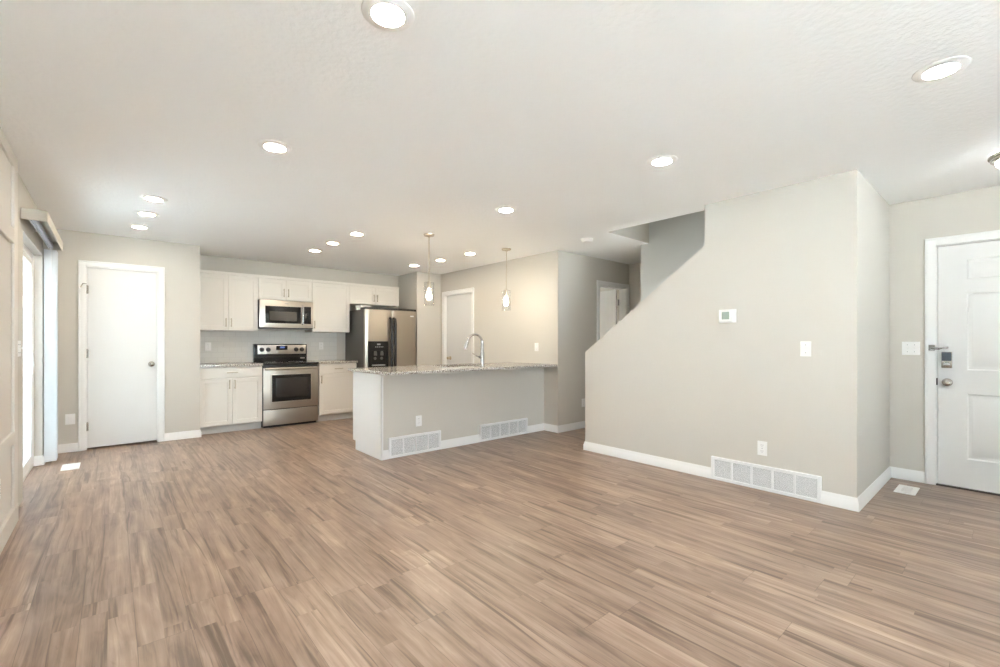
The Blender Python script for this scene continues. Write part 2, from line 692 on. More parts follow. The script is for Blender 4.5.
# stair flight behind the stair wall
c = MB()
for k in range(8):
    y = 2.98 - 0.26 * k
    c.box(SX + 0.13, 5.05, SY + 0.12, y, 0.19 * k, 0.19 * (k + 1) - 0.0)
    c.box(SX + 0.13, 5.05, y, y + 0.025, 0.19 * (k + 1) - 0.03, 0.19 * (k + 1))
struct('staircase', c, 'carpet', 'carpeted stair flight rising behind the sloped wall', 'stairs')

# front door wall
D4a, D4b, D4z = -0.47, 0.445, 2.02
c = MB()
c.box(DX, DX + 0.14, D4b, SY + 0.01, 0, H)
c.box(DX, DX + 0.14, RY, D4a, 0, H)
c.box(DX, DX + 0.14, D4a, D4b, D4z, H)
struct('wall_front_door', c, 'wall_paint', 'greige wall beside and above the front door', 'wall')

# peninsula half wall
PX0, PX1, PY = 2.10, KX, 4.262
struct('wall_peninsula', bx(PX0 + 0.0, PX1, PY, PY + 0.11, 0, 0.882), 'wall_paint',
       'greige half wall under the granite peninsula counter', 'wall')

# tiled backsplash
struct('wall_backsplash', bx(0.85, 2.86, BW - 0.008, BW, 0.90, 1.38), 'subway_tile',
       'white subway tile backsplash between counter and upper cabinets', 'wall')

# ---------------------------------------------------------------- baseboards
BBH = 0.095


def base_prof(sgn=1):
    t = 0.014
    return [(0, 0), (t, 0), (t, 0.062), (t - 0.004, 0.068), (t - 0.004, 0.078), (t - 0.009, 0.090), (t - 0.010, BBH), (0, BBH)]


def base_run(mb, x0, y0, x1, y1, m0=0, m1=0):
    """Baseboard from (x0,y0) to (x1,y1), to the right of that direction; m0, m1 = 1 mitres an outside corner."""
    d = Vector((x1 - x0, y1 - y0, 0))
    n = Vector((d.y, -d.x, 0)).normalized()
    t = bmesh.new()
    P = base_prof()
    A = [t.verts.new(Vector((x0, y0, 0)) + n * p - d.normalized() * p * m0 + Vector((0, 0, z))) for p, z in P]
    B = [t.verts.new(Vector((x1, y1, 0)) + n * p + d.normalized() * p * m1 + Vector((0, 0, z))) for p, z in P]
    t.faces.new(A)
    t.faces.new(B)
    k = len(P)
    for i in range(k):
        t.faces.new((A[i], A[(i + 1) % k], B[(i + 1) % k], B[i]))
    bmesh.ops.recalc_face_normals(t, faces=t.faces[:])
    mb._merge(t)


def baseboard(name, runs, label):
    mb = MB()
    for r in runs:
        base_run(mb, *r)
    struct(name, mb, 'trim_white', label, 'baseboard')


T = 0.014
V0, V1 = 0.955, 1.768       # stair wall return grille along Y
baseboard('baseboard_stair_wall', [(SX, 3.175, SX, V1, 1, 0), (SX, V0, SX, SY, 0, 1)],
          'white baseboard along the foot of the sloped stair wall')
baseboard('baseboard_stair_end', [(SX, SY, DX, SY, 1, 0)], 'white baseboard on the short wall beside the front door')
baseboard('baseboard_stair_newel', [(SX + 0.13, 3.175, SX, 3.175, 0, 1)], 'white baseboard on the stair wall end toward the hall')
baseboard('baseboard_front_door', [(DX, SY, DX, 0.512)], 'short white baseboard left of the front door casing')
baseboard('baseboard_front_far', [(DX, -0.54, DX, RY)], 'white baseboard right of the front door')
baseboard('baseboard_pantry_left', [(LW, PW, -0.277, PW)], 'short white baseboard left of the pantry door')
baseboard('baseboard_pantry_right', [(0.483, PW, 0.85, PW, 0, 1), (0.85, PW, 0.85, 6.96, 1, 0)], 'white baseboard right of the pantry door')
G1a, G1b, G2a, G2b = 2.165, 2.802, 3.362, 4.165
baseboard('baseboard_peninsula', [(PX0, PY, G1a, PY), (G1b, PY, G2a, PY), (G2b, PY, PX1, PY)],
          'white baseboard along the peninsula half wall')
baseboard('baseboard_pier', [(KX, PY, KX, KY, 0, 1)], 'short white baseboard between peninsula and hall corner')
baseboard('baseboard_hall', [(KX, KY, 5.335, KY, 1, 0)], 'white baseboard along the dim hall wall')
baseboard('baseboard_left_return', [(LW - 0.06, SO1, LW, SO1, 0, 1), (LW, SO1, LW, PW, 1, 0)],
          'white baseboard wrapping the patio door opening corner')
baseboard('baseboard_rear', [(DX, RY, LW, RY)], 'white baseboard along the wall behind the camera')
baseboard('baseboard_kitchen_right', [(KX, 5.80, KX, 4.96)], 'white baseboard in the kitchen beside the side door')

# ---------------------------------------------------------------- accent boards on the left wall
AX = LW + 0.018
struct('trim_1', bx(LW, AX, RY, 4.43, 0, H), 'accent_paint', 'cream panelled accent wall face at the left edge', 'wall panelling')
t1 = AX + 0.016


def board(n, a, label):
    struct('trim_%d' % n, bx(*a, bev=0.003, seg=1), 'accent_paint', label, 'trim board')


board(2, (AX, t1, RY, 4.43, 2.36, H), 'cream top board of the accent wall against the ceiling')
board(3, (AX, t1, RY, 4.30, 1.85, 1.945), 'cream upper cross board of the accent wall')
board(4, (AX, t1, RY, 4.30, 0.54, 0.62), 'cream lower cross board of the accent wall')
board(5, (AX, t1 + 0.004, RY, 4.43, 0, 0.12), 'cream base board of the accent wall')
board(6, (AX, t1, 4.30, 4.43, 0.12, 2.36), 'cream upright end board of the accent wall near the patio door')
for k, y in enumerate((2.9, 1.5, 0.1)):
    board(7 + k, (AX, t1, y - 0.05, y + 0.05, 0.62, 1.85), 'cream upright board of the accent wall beside the camera')

# ---------------------------------------------------------------- doors


def casing_mb(x0, x1, z1, w=0.056, t=0.016, y=0.0):
    """Three-sided door casing round an opening x0..x1 up to z1; front at y - t."""
    b = MB()
    e = 0.004
    b.box(x0 - w, x0, y - t, y, 0, z1 + w, e, 2)
    b.box(x1, x1 + w, y - t, y, 0, z1 + w, e, 2)
    b.box(x0 - 0.002, x1 + 0.002, y - t, y, z1, z1 + w, e, 2)
    # outer back band
    b.box(x0 - w - 0.004, x0 - w + 0.012, y - t - 0.005, y, 0, z1 + w + 0.004, 0.003, 1)
    b.box(x1 + w - 0.012, x1 + w + 0.004, y - t - 0.005, y, 0, z1 + w + 0.004, 0.003, 1)
    b.box(x0 - w, x1 + w, y - t - 0.005, y, z1 + w - 0.012, z1 + w + 0.004, 0.003, 1)
    return b


def knob_mb(x, z, y, r=0.027):
    b = MB()
    b.lathe([(0.033, 0), (0.033, 0.004), (0.028, 0.010), (0.011, 0.012), (0.011, 0.034), (0.020, 0.040), (r, 0.052), (r * 0.9, 0.064), (r * 0.55, 0.070), (0, 0.071)],
            28, (x, y, z), 'Y')
    return b


def hinge_mb(x, z, y):
    b = MB()
    b.lathe([(0.007, -0.048), (0.007, 0.048)], 12, (x, y - 0.006, z))
    b.lathe([(0.004, 0.048), (0.006, 0.052), (0, 0.058)], 12, (x, y - 0.006, z))
    b.box(x - 0.016, x + 0.016, y - 0.003, y, z - 0.045, z + 0.045)
    return b


# pantry door (local x to the right, front towards -y)
d = thing('door_1', 'plain white pantry door with silver knob and three hinges', 'door', (0, PW, 0), kind='structure')
casing_mb(D1a, D1b, D1z).build('door_casing', 'trim_white', d)
b = MB()
b.box(D1a - 0.001, D1a + 0.012, 0.0, 0.12, 0, D1z)
b.box(D1b - 0.012, D1b + 0.001, 0.0, 0.12, 0, D1z)
b.box(D1a, D1b, 0.0, 0.12, D1z - 0.012, D1z + 0.001)
b.build('door_jamb', 'trim_white', d)
leaf = bx(D1a + 0.014, D1b - 0.014, 0.012, 0.047, 0.02, D1z - 0.015, 0.002, 1).build('door_leaf', 'door_white', d)
knob_mb(0.362, 0.945, 0.012).build('door_knob', 'nickel', leaf)
for z in (1.80, 1.08, 0.26):
    hinge_mb(D1a + 0.010, z, 0.012).build('hinge', 'nickel', d)
b = MB()
b.tube([(D1a + 0.008, 0.0, 1.862), (D1a - 0.02, -0.035, 1.862), (D1a - 0.035, -0.045, 1.83)], 0.004, 8)
b.lathe([(0.009, 0), (0.009, 0.012), (0, 0.014)], 12, (D1a - 0.036, -0.036, 1.82), 'Y')
b.build('hinge_stop', 'nickel', d)

# kitchen side door: faces -X
d = thing('door_2', 'plain cream white door in the kitchen side wall', 'door', (KX, 0, 0), -PI / 2, kind='structure')
x0, x1 = -D2b, -D2a
casing_mb(x0, x1, D2z).build('door_casing', 'trim_white', d)
b = MB()
b.box(x0 - 0.001, x0 + 0.014, 0, 0.12, 0, D2z)
b.box(x1 - 0.014, x1 + 0.001, 0, 0.12, 0, D2z)
b.box(x0, x1, 0, 0.12, D2z - 0.014, D2z + 0.001)
b.build('door_jamb', 'trim_white', d)
leaf = bx(x0 + 0.016, x1 - 0.016, 0.03, 0.065, 0.012, D2z - 0.016, 0.002, 1).build('door_leaf', 'door_white', d)
knob_mb(x0 + 0.135, 0.932, 0.03).build('door_knob', 'brass_nickel', leaf)

# bedroom door in the hall: open inward, hinged on its right
d = thing('door_3', 'white door standing open into the bedroom off the hall', 'door', (0, KY, 0), kind='structure')
casing_mb(D3a, D3b, D3z).build('door_casing', 'trim_white', d)
b = MB()
b.box(D3a - 0.001, D3a + 0.014, 0, 0.12, 0, D3z)
b.box(D3b - 0.014, D3b + 0.001, 0, 0.12, 0, D3z)
b.box(D3a, D3b, 0, 0.12, D3z - 0.014, D3z + 0.001)
b.build('door_jamb', 'trim_white', d)
leaf = bx(D3b - 0.075, D3b - 0.040, 0.14, 0.14 + 0.66, 0.012, D3z - 0.016, 0.002, 1).build('door_leaf', 'door_white', d)
MB().lathe([(0.03, 0), (0.03, 0.005), (0.011, 0.01), (0.011, 0.03), (0.026, 0.045), (0.02, 0.06), (0, 0.064)], 24, (D3b - 0.075, 0.73, 0.95), 'X').build('door_knob', 'nickel', leaf)
for z in (1.84, 1.05, 0.25):
    b = MB()
    b.lathe([(0.008, -0.048), (0.008, 0.048)], 12, (D3b - 0.03, 0.128, z))
    b.box(D3b - 0.05, D3b - 0.012, 0.118, 0.122, z - 0.045, z + 0.045)
    b.build('hinge', 'plastic_grey', d)

# front door: faces -X, six raised panels
d = thing('door_4', 'white six-panel front door with knob and keypad deadbolt', 'door', (DX, 0, 0), -PI / 2, kind='structure')
x0, x1 = -D4b, -D4a
casing_mb(x0, x1, D4z, 0.064, 0.018).build('door_casing', 'trim_white', d)
b = MB()
b.box(x0 - 0.001, x0 + 0.006, 0, 0.14, 0, D4z)
b.box(x1 - 0.006, x1 + 0.001, 0, 0.14, 0, D4z)
b.box(x0, x1, 0, 0.14, D4z - 0.006, D4z + 0.001)
b.box(x0, x1, 0.055, 0.14, 0.0, D4z)      # stop behind the leaf
b.build('door_jamb', 'trim_white', d)
lx0, lx1, ly = x0 + 0.009, x1 - 0.009, 0.008


def six_panel(lx0, lx1, ly):
    t = bmesh.new()
    w = lx1 - lx0
    cw = 0.285
    xs = sorted([lx0, lx0 + 0.172, lx0 + 0.172 + cw - 0.035, lx1 - 0.172 - cw + 0.035, lx1 - 0.172, lx1])
    zs = [0.014, 0.25, 0.785, 0.978, 1.605, 1.72, 1.885, D4z - 0.009]
    V = {}
    for i, x in enumerate(xs):
        for k, z in enumerate(zs):
            V[i, k] = t.verts.new((x, ly, z))
    panels = []
    for i in range(5):
        for k in range(7):
            f = t.faces.new((V[i, k], V[i + 1, k], V[i + 1, k + 1], V[i, k + 1]))
            if i in (1, 3) and k in (1, 3, 5):
                panels.append(f)
    bmesh.ops.recalc_face_normals(t, faces=t.faces[:])
    for f in t.faces:
        if f.normal.y > 0:
            f.normal_flip()
    for f in panels:
        for th, dp in ((0.014, -0.010), (0.022, 0.0), (0.016, 0.007)):
            bmesh.ops.inset_region(t, faces=[f], thickness=th, depth=dp)
    ed = [e for e in t.edges if e.is_boundary]
    r = bmesh.ops.extrude_edge_only(t, edges=ed)
    for v in r['geom']:
        if isinstance(v, bmesh.types.BMVert):
            v.co.y += 0.042
    mb = MB()
    mb._merge(t)
    return mb


leaf = six_panel(lx0, lx1, ly).build('door_leaf', 'door_white', d)
bx(x0, x1, -0.01, 0.14, 0.0, 0.013).build('threshold', 'threshold', d)
knob_mb(lx0 + 0.058, 0.872, ly, 0.029).build('door_knob', 'nickel', leaf)
kp = bx(lx0 + 0.024, lx0 + 0.088, ly - 0.026, ly, 0.992, 1.128, 0.006, 2).build('keypad_deadbolt', 'nickel', leaf)
bx(lx0 + 0.027, lx0 + 0.085, ly - 0.030, ly - 0.02, 1.052, 1.124, 0.004, 2).build('keypad_face', 'dark_slate', kp)
b = MB()
b.lathe([(0.018, 0), (0.016, 0.008), (0.008, 0.010), (0, 0.010)], 20, (lx0 + 0.056, ly - 0.026, 1.022), 'Y')
b.box(lx0 + 0.034, lx0 + 0.078, ly - 0.050, ly - 0.032, 1.010, 1.034, 0.006, 2)
b.build('thumb_turn', 'chrome', kp)
b = MB()
b.box(x0 - 0.045, x0 - 0.004, -0.028, -0.018, 1.135, 1.185, 0.003, 1)
b.tube([(x0 - 0.03, -0.034, 1.162), (x0 + 0.02, -0.04, 1.158), (x0 + 0.066, -0.036, 1.163)], 0.006, 10)
b.tube([(x0 - 0.03, -0.034, 1.150), (x0 + 0.015, -0.042, 1.146), (x0 + 0.05, -0.036, 1.164)], 0.005, 10)
b.lathe([(0.009, 0), (0.009, 0.018), (0.005, 0.022), (0, 0.022)], 14, (x0 + 0.068, ly - 0.022, 1.163), 'Y')
b.build('swing_bar_guard', 'chrome', d)
bx(x0 + 0.001, x0 + 0.010, -0.004, 0.02, 0.845, 0.905, 0.002, 1).build('strike_plate', 'black_plastic', d)

# patio sliding door in the left wall: faces +X
d = thing('door_5', 'white vinyl sliding patio door in the left wall', 'door', (LW - 0.06, 0, 0), PI / 2, kind='structure')
# local x = world Y, local y = -(world X) offset from the frame face
b = MB()
b.box(SO0, SO0 + 0.04, 0, 0.11, 0, SOZ, 0.003, 1)
b.box(SO1 - 0.04, SO1, 0, 0.11, 0, SOZ, 0.003, 1)
b.box(SO0 + 0.04, SO1 - 0.04, 0, 0.11, SOZ - 0.045, SOZ, 0.003, 1)
b.box(SO0 + 0.04, SO1 - 0.04, 0, 0.11, 0, 0.035, 0.003, 1)
b.build('door_frame', 'vinyl_white', d)


def sash(xa, xb, ya, yb, name):
    s = 0.058
    f = MB()
    f.box(xa, xa + s, ya, yb, 0.035, SOZ - 0.045, 0.004, 1)
    f.box(xb - s, xb, ya, yb, 0.035, SOZ - 0.045, 0.004, 1)
    f.box(xa + s, xb - s, ya, yb, SOZ - 0.045 - s, SOZ - 0.045, 0.004, 1)
    f.box(xa + s, xb - s, ya, yb, 0.035, 0.035 + s * 1.4, 0.004, 1)
    o = f.build(name, 'vinyl_white', d)
    bx(xa + s - 0.005, xb - s + 0.005, (ya + yb) / 2 - 0.003, (ya + yb) / 2 + 0.003, 0.035 + s, SOZ - 0.045 - s + 0.005).build('glass_pane', 'light_cut_glass', o)
    return o


mid = 5.60
sl = sash(mid - 0.03, SO1 - 0.04, 0.005, 0.045, 'sliding_panel')
fx_ = sash(SO0 + 0.04, mid + 0.03, 0.055, 0.095, 'fixed_panel')
b = MB()
hx = mid + 0.0
b.box(hx - 0.02, hx + 0.02, -0.006, 0.006, 0.90, 1.13, 0.004, 1)
b.tube([(hx, 0.0, 0.92), (hx, -0.05, 0.935), (hx, -0.055, 1.01), (hx, -0.05, 1.095), (hx, 0.0, 1.11)], 0.013, 10)
b.build('door_handle', 'vinyl_white', sl)
b = MB()
b.box(hx - 0.018, hx + 0.018, -0.012, 0.006, 1.50, 1.60, 0.004, 1)
b.tube([(hx, -0.01, 1.59), (hx, -0.035, 1.59), (hx, -0.038, 1.52)], 0.006, 8)
b.build('security_latch', 'plastic_white', sl)
portal((LW - 0.18, (SO0 + SO1) / 2, SOZ / 2), (0, PI / 2, 0), SOZ, SO1 - SO0)
# drywall return linings (so the opening reads as a deep wall)


def window(n, w, h, loc, rz, label, mull=1):
    """Framed window; local x right seen from inside, front -y, origin bottom left."""
    o = thing('window_%d' % n, label, 'window', loc, rz, kind='structure')
    f = MB()
    s = 0.05
    f.box(0, s, 0.04, 0.10, 0, h, 0.003, 1)
    f.box(w - s, w, 0.04, 0.10, 0, h, 0.003, 1)
    f.box(s, w - s, 0.04, 0.10, 0, s, 0.003, 1)
    f.box(s, w - s, 0.04, 0.10, h - s, h, 0.003, 1)
    for k in range(mull):
        xm = w * (k + 1) / (mull + 1)
        f.box(xm - 0.025, xm + 0.025, 0.04, 0.10, s, h - s, 0.003, 1)
    f.build('window_frame', 'vinyl_white', o)
    bx(s - 0.004, w - s + 0.004, 0.066, 0.072, s - 0.004, h - s + 0.004).build('window_pane', 'window_glass', o)
    bx(-0.04, w + 0.04, -0.03, 0.04, -0.022, 0.0, 0.004, 1).build('window_sill', 'trim_white', o)
    return o


window(1, WY1 - WY0, WZ1 - WZ0, (LW, WY0, WZ0), PI / 2, 'two-light window in the left wall behind the camera')
portal((LW - 0.16, (WY0 + WY1) / 2, (WZ0 + WZ1) / 2), (0, PI / 2, 0), WZ1 - WZ0, WY1 - WY0)
window(2, QX1 - QX0, QZ1 - QZ0, (QX1, RY, QZ0), PI, 'wide three-light window in the wall behind the camera', 2)
portal(((QX0 + QX1) / 2, RY - 0.14, (QZ0 + QZ1) / 2), (PI / 2, 0, PI), QX1 - QX0, QZ1 - QZ0)
window(3, BY1 - BY0, BZ1 - BZ0, (7.05, BY1, BZ0), -PI / 2, 'window of the bedroom behind the open hall door')
portal((7.19, (BY0 + BY1) / 2, (BZ0 + BZ1) / 2), (0, -PI / 2, 0), BZ1 - BZ0, BY1 - BY0)

# outside: patio slab, plus roof and fence added to dim the sliding door
b = MB()
b.box(-3.4, LO - 0.01, 1.2, 8.2, 2.42, 2.56)
b.box(-3.4, -3.25, 1.2, 8.2, 2.26, 2.42)
for y in (1.3, 8.0):
    b.box(-3.37, -3.25, y, y + 0.12, -0.15, 2.26)
struct('added_shade_roof', b, 'trim_white', 'added white shade roof on two posts outside the sliding door', 'patio roof')
b = MB()
for k in range(70):
    b.box(-4.02, -4.0, 2.0 + k * 0.146, 2.14 + k * 0.146, -0.1, 1.75)
for z in (0.2, 1.5):
    b.box(-4.06, -4.02, 2.0, 12.2, z, z + 0.09)
struct('added_shade_fence', b, 'added_fence_wood', 'added light-blocking grey board fence beyond the patio', 'fence')  # boards added to block daylight reaching the patio door
struct('ground_outside', bx(-14, 20, -18, 22, -0.4, -0.15), 'concrete', 'pale concrete ground outside the house', 'ground')

# ---------------------------------------------------------------- kitchen cabinets
BF = 6.90        # base cabinet door front
UF = 7.15        # upper cabinet door front


def base_cabinet(name, label, xa, xb, doors, pulls):
    o = thing(name, label, 'cabinet', (xa, BF, 0), 0, 'kitchen base cabinets')
    w = xb - xa
    b = MB()
    b.box(0, w, 0.02, BW - BF - 0.002, 0.10, 0.882)
    b.build('carcass', 'cabinet_white', o)
    bx(0, w, 0.075, BW - BF - 0.01, 0, 0.10).build('toe_kick', 'toe_kick', o)
    g = 0.003
    dr = bx(g, w - g, 0, 0.019, 0.735, 0.872, 0.002, 1).build('drawer', 'cabinet_white', o)
    pull(w / 2, 0.805, 0, 0.13, False).build('drawer_pull', 'nickel_satin', dr)
    n = doors
    dw = (w - g * (n + 1)) / n
    for k in range(n):
        x = g + k * (dw + g)
        q = shaker(dw, 0.615, x, 0.110, 0).build('door', 'cabinet_white', o)
        px_ = pulls[k](x, dw)
        pull(px_, 0.645, 0, 0.12).build('door_pull', 'nickel_satin', q)
    return o


base_cabinet('base_cabinet', 'white base cabinet with two doors left of the stove', 0.853, 1.590, 2,
             [lambda x, w: x + w - 0.03, lambda x, w: x + 0.03])
base_cabinet('base_cabinet', 'white single-door base cabinet between stove and refrigerator', 2.366, 2.955, 1,
             [lambda x, w: x + 0.03])


def slab(name, label, xa, xb, ya, yb, z0=0.886, z1=0.916):
    o = bx(xa, xb, ya, yb, z0, z1, 0.004, 2).build(name, 'granite')
    return tag(o, label, 'countertop', 'granite countertops')


slab('countertop', 'speckled granite counter left of the stove', 0.852, 1.590, BF - 0.03, BW - 0.009, 0.884, 0.916)
slab('countertop', 'speckled granite counter between stove and refrigerator', 2.355, 2.962, BF - 0.03, BW - 0.009, 0.884, 0.916)


def upper_cabinet(label, xa, xb, z0, z1, doors, pulls, yback=BW):
    o = thing('wall_cabinet', label, 'cabinet', (xa, UF, z0), 0, 'kitchen wall cabinets')
    w, h = xb - xa, z1 - z0
    bx(0, w, 0.02, yback - UF - 0.001, 0, h).build('carcass', 'cabinet_white', o)
    g = 0.003
    n = doors
    dw = (w - g * (n + 1)) / n
    for k in range(n):
        x = g + k * (dw + g)
        q = shaker(dw, h - 0.052, x, 0.006, 0).build('door', 'cabinet_white', o)
        pull(pulls[k](x, dw), 0.006 + 0.105, 0, 0.12).build('door_pull', 'nickel_satin', q)
    bx(0, w, -0.004, 0.02, h - 0.042, h, 0.003, 1).build('top_moulding', 'cabinet_white', o)
    return o


UZ0, UZ1 = 1.372, 2.182
RL, LL = (lambda x, w: x + w - 0.03), (lambda x, w: x + 0.03)
upper_cabinet('white two-door wall cabinet at the left end, against the pantry wall', 0.853, 1.590, UZ0, UZ1, 2, [RL, LL])
upper_cabinet('short white two-door wall cabinet above the microwave', 1.590, 2.346, 1.832, UZ1, 2, [RL, LL])
upper_cabinet('tall white single-door wall cabinet right of the microwave', 2.346, 2.945, UZ0, UZ1, 1, [LL])
upper_cabinet('short white two-door wall cabinet above the refrigerator', 2.945, 3.838, 1.845, UZ1, 2, [RL, LL])

# ---------------------------------------------------------------- range
o = thing('kitchen_range', 'stainless electric range with black cooktop between the base cabinets', 'stove', (1.592, 6.885, 0))
w = 0.76
bx(0.002, w - 0.002, 0.03, 0.60, 0.03, 0.885, 0.004, 1).build('body', 'black_plastic', o)
ov = MB()
ov.box(0.006, w - 0.006, -0.005, 0.03, 0.262, 0.842, 0.006, 2)
ov = ov.build('oven_door', 'stainless', o)
b = MB()
b.box(0.10, w - 0.10, -0.014, 0.0, 0.352, 0.758, 0.012, 3)
b.build('window_trim', 'stainless_light', ov)
bx(0.112, w - 0.112, -0.017, 0.0, 0.364, 0.746, 0.012, 3).build('oven_window', 'black_gloss', ov)
bx(0.165, w - 0.165, -0.0185, -0.01, 0.425, 0.70, 0.006, 2).build('window_glass', 'window_grey', ov)
b = MB()
b.tube([(0.02, -0.05, 0.835), (w - 0.02, -0.05, 0.835)], 0.017, 14)
for x in (0.045, w - 0.045):
    b.box(x - 0.014, x + 0.014, -0.045, 0.0, 0.822, 0.848, 0.004, 1)
b.build('oven_handle', 'stainless_light', ov)
bx(0.006, w - 0.006, -0.003, 0.03, 0.035, 0.252, 0.006, 2).build('storage_drawer', 'stainless', o)
bx(0.02, w - 0.02, 0.05, 0.58, 0.0, 0.04).build('plinth', 'black_plastic', o)
ck = bx(0.0, w, -0.015, 0.60, 0.885, 0.914, 0.006, 2).build('cooktop', 'black_gloss', o)
for (x, y, r) in ((0.2, 0.15, 0.1), (0.56, 0.15, 0.08), (0.2, 0.42, 0.075), (0.56, 0.42, 0.1)):
    MB().lathe([(r - 0.004, 0.914), (r - 0.004, 0.9146), (r, 0.9146), (r, 0.914)], 40, (x, y, 0), cap=False).build('burner_ring', 'plastic_grey', ck)
bg_ = bx(0.0, w, 0.53, 0.605, 0.90, 1.185, 0.008, 2).build('backguard', 'black_gloss', o)
bx(0.05, w - 0.02, 0.522, 0.54, 1.03, 1.168, 0.006, 2).build('control_panel', 'stainless_light', bg_)
bx(0.305, 0.47, 0.518, 0.53, 1.092, 1.155, 0.004, 1).build('display', 'black_gloss', bg_)
bx(0.36, 0.425, 0.516, 0.52, 1.118, 1.145).build('display_digits', 'lcd_blue', bg_)
for x in (0.105, 0.195, 0.595, 0.68):
    b = MB()
    b.lathe([(0.034, 0), (0.034, 0.006), (0.029, 0.008), (0.025, 0.024), (0.020, 0.027), (0, 0.027)], 24, (x, 0.522, 1.098), 'Y')
    b.box(x - 0.004, x + 0.004, 0.488, 0.50, 1.078, 1.118, 0.002, 1)
    b.build('control_knob', 'black_plastic', bg_)
bx(0.66, 0.725, 0.526, 0.534, 0.955, 0.972, 0.002, 1).build('badge', 'stainless_light', bg_)

# ---------------------------------------------------------------- microwave
o = thing('microwave', 'stainless over-range microwave under the short wall cabinet', 'microwave', (1.594, 7.085, 1.413))
w, h = 0.748, 0.412
bx(0, w, 0.02, BW - 7.085 - 0.002, 0, h, 0.004, 1).build('body', 'black_plastic', o)
f = bx(0.0, w, 0.0, 0.024, 0.012, h - 0.002, 0.006, 2).build('front_frame', 'stainless_light', o)
dw = bx(0.075, 0.565, -0.007, 0.004, 0.075, 0.325, 0.006, 2).build('door', 'black_gloss', o)
bx(0.125, 0.51, -0.0085, 0.0, 0.11, 0.25, 0.004, 1).build('door_window', 'window_grey', dw)
bx(0.612, 0.715, -0.007, 0.004, 0.075, 0.335, 0.006, 2).build('control_panel', 'black_gloss', o)
b = MB()
b.tube([(0.588, 0.0, 0.065), (0.588, -0.03, 0.085), (0.588, -0.04, 0.2), (0.588, -0.03, 0.325), (0.588, 0.0, 0.345)], 0.011, 12, 1.3)
b.build('door_handle', 'chrome', dw)
bx(0.34, 0.39, -0.003, 0.001, 0.362, 0.372).build('badge', 'plastic_grey', o)
bx(0.03, w - 0.03, 0.03, 0.25, -0.006, 0.004).build('vent_grille', 'plastic_grey', o)

# ---------------------------------------------------------------- refrigerator
FXa, FXb, FY = 2.995, 3.905, 6.655
o = thing('refrigerator', 'stainless side-by-side refrigerator with black handles and ice dispenser', 'refrigerator', (FXa, FY, 0))
w = FXb - FXa
bx(0.005, w - 0.005, 0.085, 0.82, 0.015, 1.735, 0.006, 2).build('body', 'fridge_side', o)


def fr_door(xa, xb, name):
    """Door with a gently crowned front."""
    n = 12
    poly = []
    for i in range(n + 1):
        u = i / n
        x = xa + (xb - xa) * u
        s = (x - w / 2) / (w / 2)
        edge = min(u, 1 - u) * (xb - xa)
        rr = 0.012 * (1 - min(1, edge / 0.02)) ** 2
        poly.append((x, 0.022 * s * s + rr))
    poly += [(xb, 0.078), (xa, 0.078)]
    return MB().prism(poly, 'Z', 0.09, 1.73).build(name, 'stainless', o)


fd = fr_door(0.002, 0.4525, 'freezer_door')
rd = fr_door(0.4575, w - 0.002, 'door')
# black cap with a curved front over both doors
poly = [(w * i / 24, 0.012 + 0.022 * ((i / 12) - 1) ** 2 - 0.014) for i in range(25)] + [(w, 0.2), (0.0, 0.2)]
MB().prism(poly, 'Z', 1.731, 1.764).build('top_cap', 'black_plastic', o)
bx(0.02, w - 0.02, 0.06, 0.10, 0.01, 0.09).build('kick_grille', 'black_plastic', o)


def fr_handle(x):
    b = MB()
    pts = [(x, 0.004, 1.60), (x, -0.035, 1.585), (x, -0.05, 1.50), (x, -0.055, 1.1), (x, -0.05, 0.70), (x, -0.035, 0.61), (x, 0.004, 0.595)]
    b.tube(pts, [0.021, 0.022, 0.023, 0.020, 0.022, 0.022, 0.021], 12)
    return b


fr_handle(0.421).build('door_handle', 'black_plastic', fd)
fr_handle(0.486).build('door_handle', 'black_plastic', rd)
dp = MB()
dp.box(0.045, 0.375, -0.020, 0.03, 1.075, 1.225, 0.008, 2)     # control head
dp.box(0.045, 0.085, -0.020, 0.03, 0.83, 1.08, 0.004, 1)
dp.box(0.335, 0.375, -0.020, 0.03, 0.83, 1.08, 0.004, 1)
dp.box(0.045, 0.375, -0.020, 0.03, 0.80, 0.835, 0.004, 1)
dp.box(0.08, 0.345, -0.003, 0.03, 0.83, 1.085)
dp = dp.build('ice_dispenser', 'black_matte', fd)
for x in (0.155, 0.265):
    b = MB()
    b.tube([(x, -0.006, 1.07), (x, -0.010, 1.04), (x, -0.008, 1.0)], [0.022, 0.028, 0.03], 14, 0.5)
    b.lathe([(0.024, 0), (0.02, 0.006), (0, 0.008)], 16, (x, -0.003, 0.955), 'Y')
    b.build('dispenser_paddle', 'fridge_side', dp)
b = MB()
b.box(0.10, 0.32, -0.026, 0.02, 0.836, 0.856, 0.003, 1)
b.build('drip_tray', 'track_metal', dp)
b = MB()
for k in range(5):
    b.box(0.15 + k * 0.03, 0.168 + k * 0.03, -0.022, -0.015, 1.13, 1.142)
b.box(0.18, 0.24, -0.022, -0.015, 1.165, 1.19, 0.003, 1)
b.build('dispenser_buttons', 'plastic_grey', dp)
bx(0.79, 0.855, 0.004, 0.02, 1.635, 1.655, 0.002, 1).build('badge', 'plastic_white', rd)
bk = thing('paper_box', 'small white box lying on top of the refrigerator', 'box', (3.012, 6.87, 1.7352))
bx(0, 0.17, 0, 0.21, 0, 0.066, 0.003, 1).build('carton', 'paper', bk)
bx(-0.002, 0.172, -0.002, 0.212, 0.050, 0.069, 0.002, 1).build('lid', 'plastic_white', bk)

# ---------------------------------------------------------------- peninsula
o = thing('peninsula_cabinet', 'white peninsula base cabinet whose end panel faces the patio door', 'cabinet', (2.08, 4.25, 0))
